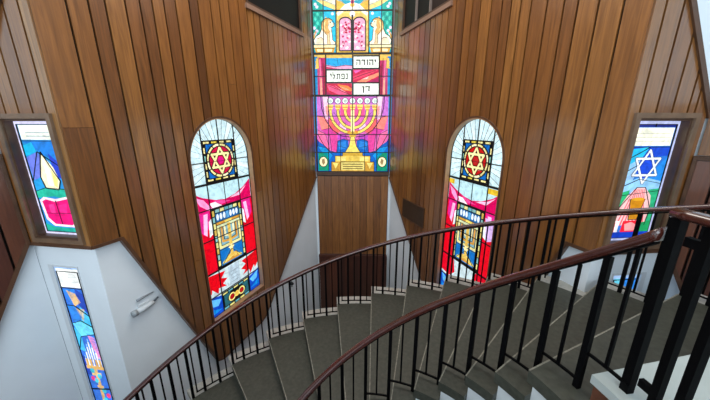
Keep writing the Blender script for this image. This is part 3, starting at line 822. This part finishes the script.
for pts, c in (([(327.4, 84), (334, 86), (344, 92), (352, 94.8), (340, 94.8), (330, 90)], (236, 110, 150)), ([(338, 84), (348, 85.4), (352, 88), (352, 91), (344, 90)], (240, 150, 80)), ([(340, 86), (346, 87.4), (350, 90), (345, 89)], (250, 214, 190)), ([(327.4, 91), (333, 94.8), (327.4, 94.8)], (180, 30, 110)), ([(334, 84), (340, 88), (348, 93), (342, 90)], (246, 190, 200))):
    QP(pts, c, 4)
SIGNS = [(353.5, 379.2, 55.4, 68.2), (327.2, 352.2, 69.4, 82.2), (353.5, 379.2, 82.6, 95)]
for a, b, c, d in SIGNS:
    QR(a, b, c, d, (240, 246, 236), 6); QC([(a, c), (b, c), (b, d), (a, d), (a, c)], .022)
QR(379.6, 386, 57, 60, (234, 200, 110), 5)
# lower: lamp stand with seven lights
QR(314, 392, 95.6, 171.6, (220, 120, 190), 2)
bgp = [(lil, [(329, 96), (341, 96), (341, 116), (329, 118)]), ((236, 100, 160), [(341, 104), (353, 104), (353, 116), (341, 116)]), ((244, 206, 226), [(323, 96), (329, 96), (329, 120), (325, 118)]),
       ((236, 120, 120), [(329, 118), (336, 122), (341, 132), (335, 134), (330, 126)]), (lil, [(316, 98), (323, 96), (326, 116), (318, 116)]), ((244, 150, 140), [(318, 116), (326, 118), (331, 128), (322, 130)]),
       ((214, 80, 170), [(322, 130), (331, 128), (338, 134), (328, 136)]), (pink, [(318, 130), (326, 134), (330, 150), (320, 142)]), ((226, 90, 170), [(330, 134), (338, 134), (337, 152), (332, 150)]),
       ((200, 90, 200), [(338, 134), (346, 134), (347, 139), (338, 140)]), ((240, 214, 240), [(341, 120), (347, 126), (346, 130), (340, 126)]), ((244, 160, 150), [(326, 106), (329, 106), (329, 116), (326.5, 114)])]
for c, pts in bgp: QM(pts, c, 3)
QM([(314, 96), (317.6, 96), (318, 134), (314.6, 134)], (46, 160, 210), 4)
QM([(314, 134), (318.4, 141), (324, 145), (330, 151), (337, 153), (338, 141), (344, 139), (349, 141), (349, 171.6), (314, 171.6)], blue, 4)
QM([(318, 146), (326, 148), (333, 155), (330, 160), (322, 152)], (30, 160, 220), 5); QM([(338, 143), (346, 141), (347, 148), (340, 150)], (60, 150, 220), 5)
QM([(316, 136), (319, 142), (317, 150), (315.4, 148)], (20, 80, 180), 5)
g1, g2, g3 = (240, 222, 130), (214, 180, 80), (248, 240, 180)
for i, u in enumerate((331, 338.4, 345.7, 353, 360.3, 367.6, 375)):
    QE(u, 100.6, 3.3, 3.3, (30, 40, 40), 5); QE(u, 100.6, 2.7, 2.8, (236, 240, 240), 6); QE(u + .2, 100.9, 1.5, 1.7, (196, 216, 206), 7)
    QP([(u - 3.2, 104.4), (u + 3.2, 104.4), (u + 2.2, 109), (u - 2.2, 109)], g1, 8); QP([(u - 1.6, 109), (u + 1.6, 109), (u + 1.2, 111), (u - 1.2, 111)], g2, 8)
    QP([(u - 2.6, 106.6), (u + 2.6, 106.6), (u + 2.3, 107.6), (u - 2.3, 107.6)], (226, 150, 60), 9)
for R_, yb in ((22, 133), (14.6, 128), (7.3, 121)):
    for s_ in (1, -1):
        pts = [(353 + s_ * R_ * math.cos(t), 110.4 + (yb - 110.4) * math.sin(t)) for t in [PI / 2 * i / 9 for i in range(10)]]
        GC.path(qp(pts), .085, (36, 40, 40), 7); GC.path(qp(pts), .060, g1, 8)
QR(351.2, 354.8, 110, 136, g3, 9); QM([(349, 133), (353, 131), (353, 137), (350, 137)], g2, 10); QM([(347.6, 131), (350.6, 130), (350.6, 133), (348, 133.6)], (226, 150, 60), 9)
QP([(351, 137), (355, 137), (355.4, 142), (357, 148), (349, 148), (350.6, 142)], g1, 9)
QP([(349.4, 146), (356.6, 146), (359, 150), (361, 153), (345, 153), (347, 150)], g1, 9)
QP([(343, 152.8), (363, 152.8), (363.6, 156), (342.4, 156)], g2, 9)
QP([(335.4, 156), (370.6, 156), (370.6, 162), (335.4, 162)], (232, 206, 110), 9); QP([(331.6, 162), (374.4, 162), (374.4, 171.4), (331.6, 171.4)], (206, 166, 80), 9)
QP([(341, 162.4), (365, 162.4), (365, 170.4), (341, 170.4)], (228, 214, 140), 10)
for i in range(3): QP([(343, 164 + i * 2.2), (363, 164 + i * 2.2), (363, 164.8 + i * 2.2), (343, 164.8 + i * 2.2)], (120, 100, 60), 11)
QM([(333, 163), (339, 163), (336, 169)], (240, 222, 140), 10); QM([(337, 157), (346, 157), (346, 161), (337, 161)], (244, 226, 150), 10)
QM([(318.6, 153), (329, 153), (329, 171), (318.6, 171)], (30, 160, 130), 5)
QM([(323.6 + 4.6 * math.cos(a), 162 + 5.4 * math.sin(a)) for a in [2 * PI * i / 18 for i in range(18)]], (40, 40, 40), 6)
QM([(323.6 + 3.9 * math.cos(a), 162 + 4.7 * math.sin(a)) for a in [2 * PI * i / 18 for i in range(18)]], cream, 7)
QM([(322, 160), (324.6, 158.6), (325.4, 163), (323.4, 165.4), (322.4, 163)], (170, 150, 110), 8)
QCM([(321.6, 96), (322.4, 108), (326, 120), (333, 130), (342, 136), (350, 137)], .014)
QCM([(318, 134), (324, 145), (330, 151), (337, 153), (338, 141), (344, 139), (350, 141)], .01); QCM([(330, 134), (332, 151)], .008)
QCM([(345, 153), (349.4, 146), (351, 137)], .01); QCM([(335.4, 156), (343, 156), (343, 152.8)], .01); QCM([(331.6, 171), (331.6, 162), (335.4, 162), (335.4, 156)], .01)
QC([(341, 171), (341, 162), (365, 162), (365, 171)], .012)
QCM([(323, 96), (325, 118), (331, 128), (338, 134)], .007); QCM([(318, 116), (329, 118), (336, 122)], .006); QCM([(329, 106), (341, 106)], .005); QCM([(322, 130), (331, 128)], .006); QCM([(318, 130), (326, 134), (330, 150)], .007)
QCM([(334, 112), (341, 120), (347, 126)], .005); QCM([(346, 134), (347, 139), (353, 141)], .006); QCM([(316, 136), (319, 142), (317, 150)], .006); QCM([(318, 146), (326, 148), (333, 155)], .006); QCM([(338, 146), (347, 148)], .006)
QCM([(319.4, 58), (321, 76), (320.6, 95)], .006); QCM([(323, 58), (324.6, 76), (324.4, 95)], .006); QC([(326.8, 64.6), (336, 66.4), (346, 64.8), (352.6, 65.2)], .006); QC([(353.6, 78), (364, 74), (376, 70)], .006); QC([(328, 85), (338, 89), (351, 94.8)], .006); QC([(338, 57.6), (339, 65)], .005)
# glazing bars
for y, w in ((9.6, .022), (53, .034), (95.4, .034), (116, .014), (134.5, .014), (152.6, .014), (-18, .03)):
    QC([(314, y), (392, y)], w)
QCM([(337.2, -18), (337.2, 53)], .02); QCM([(325, -40), (325, 53)], .014); QC([(353, -40), (353, 9.6)], .012); QC([(353, 14), (353, 53)], .03)
QC([(353, 53), (353, 134)], .014); QCM([(326.8, 53), (326.8, 95)], .02); QCM([(329, 95), (329, 171)], .013); QCM([(341, 134), (341, 171)], .01)
QCM([(314, 76), (326.8, 76)], .012); QCM([(338.8, 20), (338.8, 50)], .008)
GC.came([(-.957, WZ0 + .004), (.957, WZ0 + .004), (.957, WZ1 - .004), (-.957, WZ1 - .004), (-.957, WZ0 + .004)], .03)
GC.finish(W1)

# square letters as strokes in a cell of the given width and height 1: (x0, x1, y0, y1) or a quad
LET = {
 'he': (.86, [(0, .86, .80, 1), (.66, .86, 0, .8), (.06, .25, 0, .58)]),
 'dalet': (.80, [(0, .80, .80, 1), (.50, .70, 0, .8)]),
 'vav': (.34, [(.02, .34, .80, 1), (.14, .34, 0, .8)]),
 'yod': (.34, [(.02, .34, .80, 1), (.15, .34, .5, .8)]),
 'nun': (.50, [(.14, .48, .82, 1), (.30, .48, .18, .82), (0, .48, 0, .18)]),
 'pe': (.80, [(.05, .76, .82, 1), (.58, .78, .18, .82), (0, .78, 0, .18), (.05, .23, .5, .82), (.23, .4, .42, .56)]),
 'tav': (.90, [(.06, .88, .80, 1), (.68, .88, 0, .8), (.18, .36, .16, .8), (0, .32, 0, .16)]),
 'lamed': (.66, [(.04, .2, .82, 1.36), (.04, .62, .66, .84), [(.44, .66), (.62, .66), (.36, 0), (.16, 0)]]),
 'final_nun': (.34, [(.02, .34, .80, 1), (.14, .34, -.32, .8)]),
}
def lettering(letters, a, b, y0, y1, parent):
    """painted letters on a sign, left to right, fitted to the box a..b, y0..y1 of the window design"""
    bm = bmesh.new(); tot = sum(LET[l][0] for l in letters) + .2 * (len(letters) - 1); x = 0
    (xa, za), (xb, zb) = q(a, y1), q(b, y0)
    pt = lambda u, v: (HW + xa + (xb - xa) * u / tot, za + (zb - za) * v)
    for k, l in enumerate(letters):
        for sk, s in enumerate(LET[l][1]):
            pts = [(s[0], s[2]), (s[1], s[2]), (s[1], s[3]), (s[0], s[3])] if isinstance(s, tuple) else s
            prism(bm, BACKP, [pt(x + u, v) for u, v in pts], -.0515, -.050 + .0002 * sk)
        x += LET[l][0] + .2
    return link_mesh('inscription', bm, INK, parent)
lettering(['he', 'dalet', 'vav', 'he', 'yod'], 356.6, 376, 59.2, 64.8, W1)
lettering(['yod', 'lamed', 'tav', 'pe', 'nun'], 331, 348.4, 73.2, 78.8, W1)
lettering(['final_nun', 'dalet'], 362.4, 370.4, 86, 91, W1)

# ------------------------------------------------------------------ floor, ceiling, rear walls
def slab(name, poly, z0, z1, m, kind='structure'):
    bm = bmesh.new()
    a = [bm.verts.new((x, y, z0)) for x, y in poly]; b = [bm.verts.new((x, y, z1)) for x, y in poly]
    bm.faces.new(a[::-1]); bm.faces.new(b)
    for i in range(len(poly)):
        j = (i + 1) % len(poly); bm.faces.new((a[i], a[j], b[j], b[i]))
    return link_mesh(name, bm, m, None, kind)
WX, WY = BX + .7, BY - 1.212
outl = [(-WX - .2, -5.2), (WX + .2, -5.2), (WX + .2, WY), (BX + .1, BY + .15), (KX + .2, KY + .2), (HW + .3, DEP + .2), (-HW - .3, DEP + .2), (-KX - .2, KY + .2), (-BX - .1, BY + .15), (-WX - .2, WY)]
slab('floor', outl, ZF - .12, ZF, FLOORM)
slab('ceiling', outl, TOP, TOP + .1, CEIL)
slab('wall_left_rear', [(-WX - .15, -5.2), (-WX, -5.2), (-WX, WY - .02), (-WX - .15, WY - .02)], ZF, TOP, PLASTER)
slab('wall_right_rear', [(WX, -5.2), (WX + .15, -5.2), (WX + .15, WY - .02), (WX, WY - .02)], ZF, TOP, PLASTER)

# ------------------------------------------------------------------ winding staircase
CX, CY = .2985, .9654
TH0, DTH, RISE, Z0 = 2.4258, .1807, .1955, 1.1655
RO, RI = 3.26, 1.10
NLAND = 12
def cyl(t, r, z): return Vector((CX + r * math.cos(t), CY + r * math.sin(t), z))
def th(n): return TH0 - DTH * n
def zt(n): return Z0 + RISE * n
def wedge(bm, t0, t1, r0, r1, z0, z1, seg=5, mat=0):
    cols = []
    for i in range(seg + 1):
        t = t0 + (t1 - t0) * i / seg
        cols.append([bm.verts.new(cyl(t, r, z)) for r, z in ((r0, z0), (r1, z0), (r1, z1), (r0, z1))])
    for a, b in zip(cols, cols[1:]):
        for k in range(4):
            f = bm.faces.new((a[k], a[(k + 1) % 4], b[(k + 1) % 4], b[k])); f.material_index = mat
    bm.faces.new(cols[0][::-1]).material_index = mat; bm.faces.new(cols[-1]).material_index = mat

N0 = -12
LT0_ = th(NLAND) - .034
ST = root('spiral_staircase', (CX, CY, ZF), 'grey stone winding staircase sweeping up from lower left to the white landing', 'staircase')
for n in range(N0, NLAND):
    bm = bmesh.new()
    over = .018
    end = th(n + 1) if n < NLAND - 1 else LT0_
    wedge(bm, th(n) + over / 2.2, end, RI, RO - .195, zt(n) - .085, zt(n))
    t = link_mesh('tread', bm, STONE, ST)
    bm = bmesh.new()
    wedge(bm, th(n) + over / 2.2, th(n + 1), RO - .195, RO, zt(n) - .085, zt(n) + .0004)
    link_mesh('tread_edge', bm, STONE_L, t)
    bm = bmesh.new()
    for i in range(10):
        r0 = RI + .004 + (RO - .2 - RI) * i / 10; r1 = RI + .004 + (RO - .2 - RI) * (i + 1) / 10
        tA = th(n)
        wedge(bm, tA + over / 2.2 + .002 / r0, tA + over / 2.2 - .0075 / ((r0 + r1) / 2), r0, r1, zt(n) - .004, zt(n) + .0012, 1)
    link_mesh('nosing', bm, NOSE, t)
bm = bmesh.new()
for n in range(N0, NLAND):
    wedge(bm, th(n), th(n + 1), RI + .06, RO - .05, max(ZF + .002, zt(n) - .42), zt(n) - .085)
link_mesh('string', bm, STRING, ST)

# landing: white slab with wooden fascia, curving round the well behind the photographer
def annulus(r0, t0, t1, z0, z1, outer, m, name, seg=24, kind=None, parent=None):
    bm = bmesh.new(); cols = []
    for i in range(seg + 1):
        t = t0 + (t1 - t0) * i / seg
        ro = outer(t)
        cols.append([bm.verts.new(cyl(t, r, z)) for r, z in ((r0, z0), (ro, z0), (ro, z1), (r0, z1))])
    for a, b in zip(cols, cols[1:]):
        for k in range(4): bm.faces.new((a[k], a[(k + 1) % 4], b[(k + 1) % 4], b[k]))
    bm.faces.new(cols[0][::-1]); bm.faces.new(cols[-1])
    return link_mesh(name, bm, m, parent, kind)
ZL = zt(NLAND)
def landing_out(t):
    ct, st_ = math.cos(t), math.sin(t)
    r = 9.
    if ct > 1e-3: r = min(r, (WX - .05 - CX) / ct)
    if ct < -1e-3: r = min(r, (-WX + .05 - CX) / ct)
    if st_ < -1e-3: r = min(r, (-5.1 - CY) / st_)
    if t > 0: r = min(r, 3.15)
    return r
LT0, LT1 = th(NLAND) - .035, th(NLAND) - 2.7
LAND = annulus(1.20, LT0, LT1, ZL - .05, ZL, landing_out, SLAB, 'landing_floor', 40, 'structure')
annulus(1.225, LT0 - .004, LT1, ZL - .42, ZL - .051, lambda t: landing_out(t) - .05, simple('fascia_wood', (98, 58, 40), .45, noise=.3, scale=8), 'landing_fascia', 40, None, LAND)

# ------------------------------------------------------------------ railings
def rail_prof(w, h):
    return [(w / 2 * c_, h / 2 * s_ * (1 if s_ > 0 else .8)) for c_, s_ in [(math.copysign(abs(math.cos(a)) ** .7, math.cos(a)), math.copysign(abs(math.sin(a)) ** .7, math.sin(a))) for a in [2 * PI * i / 14 for i in range(14)]]]

def helix_rail(r, n0, n1, H, step=.12):
    k = int((n1 - n0) / step) + 1
    return [cyl(th(n0 + (n1 - n0) * i / k), r, zt(n0 + (n1 - n0) * i / k) + H) for i in range(k + 1)]

def rail_point(r, n, H): return cyl(th(n), r, zt(n) + H)

def put_bar(name, n, r, zlo, zhi, w, parent, d=None):
    bm = bmesh.new(); t = th(n)
    bar(bm, cyl(t, r, zlo), cyl(t, r, zhi), w, d or w, (math.cos(t), math.sin(t), 0))
    return link_mesh(name, bm, IRON, parent)

def arc_bar(name, n0, n1, r, z, w, h, parent):
    bm = bmesh.new(); wedge(bm, th(n0), th(n1), r - w / 2, r + w / 2, z - h / 2, z + h / 2, 4)
    return link_mesh(name, bm, IRON, parent)

RR, HO = 3.07, .84
OR = root('stair_railing', (CX, CY, 0), 'outer stair railing on the far edge of the steps, black bars under dark handrail', 'railing')
bm = bmesh.new(); sweep(bm, helix_rail(RR, -3.2, 13.4, HO - .025), rail_prof(.07, .05)); link_mesh('handrail', bm, RAIL, OR, smooth=True)
bm = bmesh.new(); sweep(bm, helix_rail(RR, -3.2, 13.4, HO - .056), [(-.016, -.006), (.016, -.006), (.016, .006), (-.016, .006)]); link_mesh('handrail_core', bm, IRON, OR)
for n in range(-3, 12):
    for k in range(3):
        m = n + .28 + k * .36
        if 9.3 < m < 10.25: continue
        put_bar('baluster', m, RR, zt(min(n, 11)) + .0005 if k < 2 else zt(n) + .0005, zt(m) + HO - .062, .03, OR)
    for k in range(3):
        m = n + .10 + k * .36
        if 9.15 < m < 10.25: continue
        put_bar('thin_baluster', m, RR, zt(n) + .055, zt(m) + HO - .062, .016, OR)
    if n not in (9,): arc_bar('bottom_rail', n + .08, n + 1.0 if n != 8 else n + 1.0, RR, zt(n) + .055, .014, .012, OR)

RB, HI = 1.258, .735
IR = root('stair_railing', (CX, CY, 0), 'inner stair railing in the foreground, thick black bars under red-brown wooden handrail', 'railing')
bm = bmesh.new(); pts = helix_rail(RB, -1.0, 12.55, HI - .033); sweep(bm, pts, rail_prof(.068, .07)); link_mesh('handrail', bm, RAIL, IR, smooth=True)
bm = bmesh.new(); sweep(bm, helix_rail(RB, -1.0, 12.5, HI - .066), [(-.016, -.006), (.016, -.006), (.016, .006), (-.016, .006)]); link_mesh('handrail_core', bm, IRON, IR)
for n in range(-1, 12):
    put_bar('baluster', n + .78, RB, zt(n) + .0005, zt(n + .78) + HI - .07, .030, IR)
    put_bar('thin_baluster', n + 1.26, RB, zt(n + 1) + .05, zt(n + 1.26) + HI - .07, .015, IR)
    arc_bar('bottom_rail', n + .78, n + 1.78 if n < 11 else 12.72, RB, zt(n + 1) + .05, .014, .014, IR)

# landing railing: end post with brackets, bars and a flat broad handrail
RL = 1.278; ZR = CAMP.z - .355
LR = root('landing_railing', (CX, CY, ZL), 'landing railing at the right edge, black posts standing on the white slab', 'railing')
pts = [cyl(t, RL, ZR) for t in [.150 - .05 * i for i in range(34)]]
bm = bmesh.new(); sweep(bm, pts, rail_prof(.072, .048)); link_mesh('handrail', bm, RAIL, LR, smooth=True)
def post(name, t, w, d=None):
    bm = bmesh.new(); bar(bm, cyl(t, RL, ZL), cyl(t, RL, ZR - .02), w, d or w, (math.cos(t), math.sin(t), 0)); return link_mesh(name, bm, IRON, LR)
post('end_post', .138, .038)
for t in (.052, -.016, -.094, -.172, -.25, -.33): post('baluster', t, .031)
for z in (ZL + .10, ZR - .10):
    bm = bmesh.new(); wedge(bm, .105, .065, RL - .012, RL + .012, z - .02, z + .02, 2)
    link_mesh('bracket', bm, IRON, LR)

# ------------------------------------------------------------------ small things on the walls
bm = bmesh.new(); prism(bm, OBR, rect(.87, 1.81, 2.55, 3.01), .001, .022)
pq = tag(link_mesh('wall_plaque', bm, PLAQUE), 'dark brown rectangular plaque on the right plank wall below the tall window', 'plaque')
bm = bmesh.new()
for r in (rect(.87, 1.81, 2.55, 2.565), rect(.87, 1.81, 2.995, 3.01), rect(.87, .885, 2.566, 2.994), rect(1.795, 1.81, 2.566, 2.994)): prism(bm, OBR, r, .0225, .03)
link_mesh('plaque_frame', bm, JAMB_D, pq)

# white fitting on the left plaster wall, and a small black hook further right
def on(pl, s, z, off): return pl.P(s, z, off)
FS, FZ = 4.68, 2.40
ft = root('wall_fitting', OBL.P(FS, FZ, -.06), 'small pale cylindrical fitting mounted on the white wall left of the plank point', 'wall fitting')
bm = bmesh.new(); tube(bm, [on(OBL, FS + .14, FZ - .01, -.02), on(OBL, FS + .02, FZ - .01, -.02), on(OBL, FS - .06, FZ, -.02), on(OBL, FS - .12, FZ + .01, -.02)], [.036, .034, .03, .026], 14)
link_mesh('body', bm, FITTING, ft, smooth=True)
bm = bmesh.new(); tube(bm, [on(OBL, FS + .15, FZ - .01, -.02), on(OBL, FS + .10, FZ - .01, -.02)], .043, 14); link_mesh('end_cap', bm, simple('fitting_cap', (140, 146, 150), .5), ft, smooth=True)
bm = bmesh.new(); tube(bm, [on(OBL, FS - .12, FZ + .01, -.02), on(OBL, FS - .19, FZ + .045, -.02)], .013, 10); link_mesh('rod', bm, simple('fitting_rod', (60, 66, 74), .5), ft, smooth=True)
bm = bmesh.new(); prism(bm, OBL, rect(FS - .09, FS + .06, FZ - .05, FZ + .05), -.0595, -.035); link_mesh('mount', bm, FITTING, ft)
bm = bmesh.new(); tube(bm, [on(OBL, FS + .06, FZ + .13, -.045), on(OBL, FS - .03, FZ + .135, -.045), on(OBL, FS - .16, FZ + .13, -.055)], [.02, .015, .006], 10)
link_mesh('wire_clip', bm, simple('clip_grey', (130, 136, 142), .5), ft, smooth=True)
bm = bmesh.new(); tube(bm, [on(OBL, 1.37, .93, -.05), on(OBL, 1.37, .86, -.03), on(OBL, 1.37, .79, -.045)], [.02, .045, .02], 12)
tag(link_mesh('coat_hook', bm, BLACKP, smooth=True), 'small black hook on the narrow white wall left of the dark boarded door', 'hook')

# ------------------------------------------------------------------ light: world ambient plus added fill lamps, unseen, behind the photographer and overhead
w = bpy.data.worlds.new('World'); SC.world = w; w.use_nodes = True
bg = w.node_tree.nodes['Background']; bg.inputs['Color'].default_value = (.72, .84, 1, 1); bg.inputs['Strength'].default_value = .3
def area(name, loc, rot, sx_, sy_, e, col):
    l = bpy.data.lights.new(name, 'AREA'); l.shape = 'RECTANGLE'; l.size = sx_; l.size_y = sy_; l.energy = e; l.color = col
    o = bpy.data.objects.new(name, l); COL.objects.link(o); o.location = loc; o.rotation_euler = rot; return o
area('rear_fill', (-.6, -4.9, 6.4), (math.radians(80), 0, 0), 7.5, 4, 560, (.80, .91, 1))  # added fill from behind, standing in for an assumed large window
area('overhead_fill', (0, 4.0, TOP - .05), (0, 0, 0), 2.6, 3.0, 230, (1, .95, .88))  # added overhead fill to lift the white walls, no known lamp here

# ------------------------------------------------------------------ camera
cam = bpy.data.cameras.new('camera'); cam.sensor_width = 36; cam.lens = 283 / 710 * 36; cam.clip_start = .02
co = bpy.data.objects.new('camera', cam); COL.objects.link(co)
co.location = CAMP; co.rotation_euler = (math.radians(90 - 15.032), 0, math.radians(1.52))
SC.camera = co
SC.view_settings.view_transform = 'Standard'; SC.view_settings.look = 'None'
SC.view_settings.gamma = 1; SC.view_settings.use_curve_mapping = False; SC.view_settings.exposure = 0
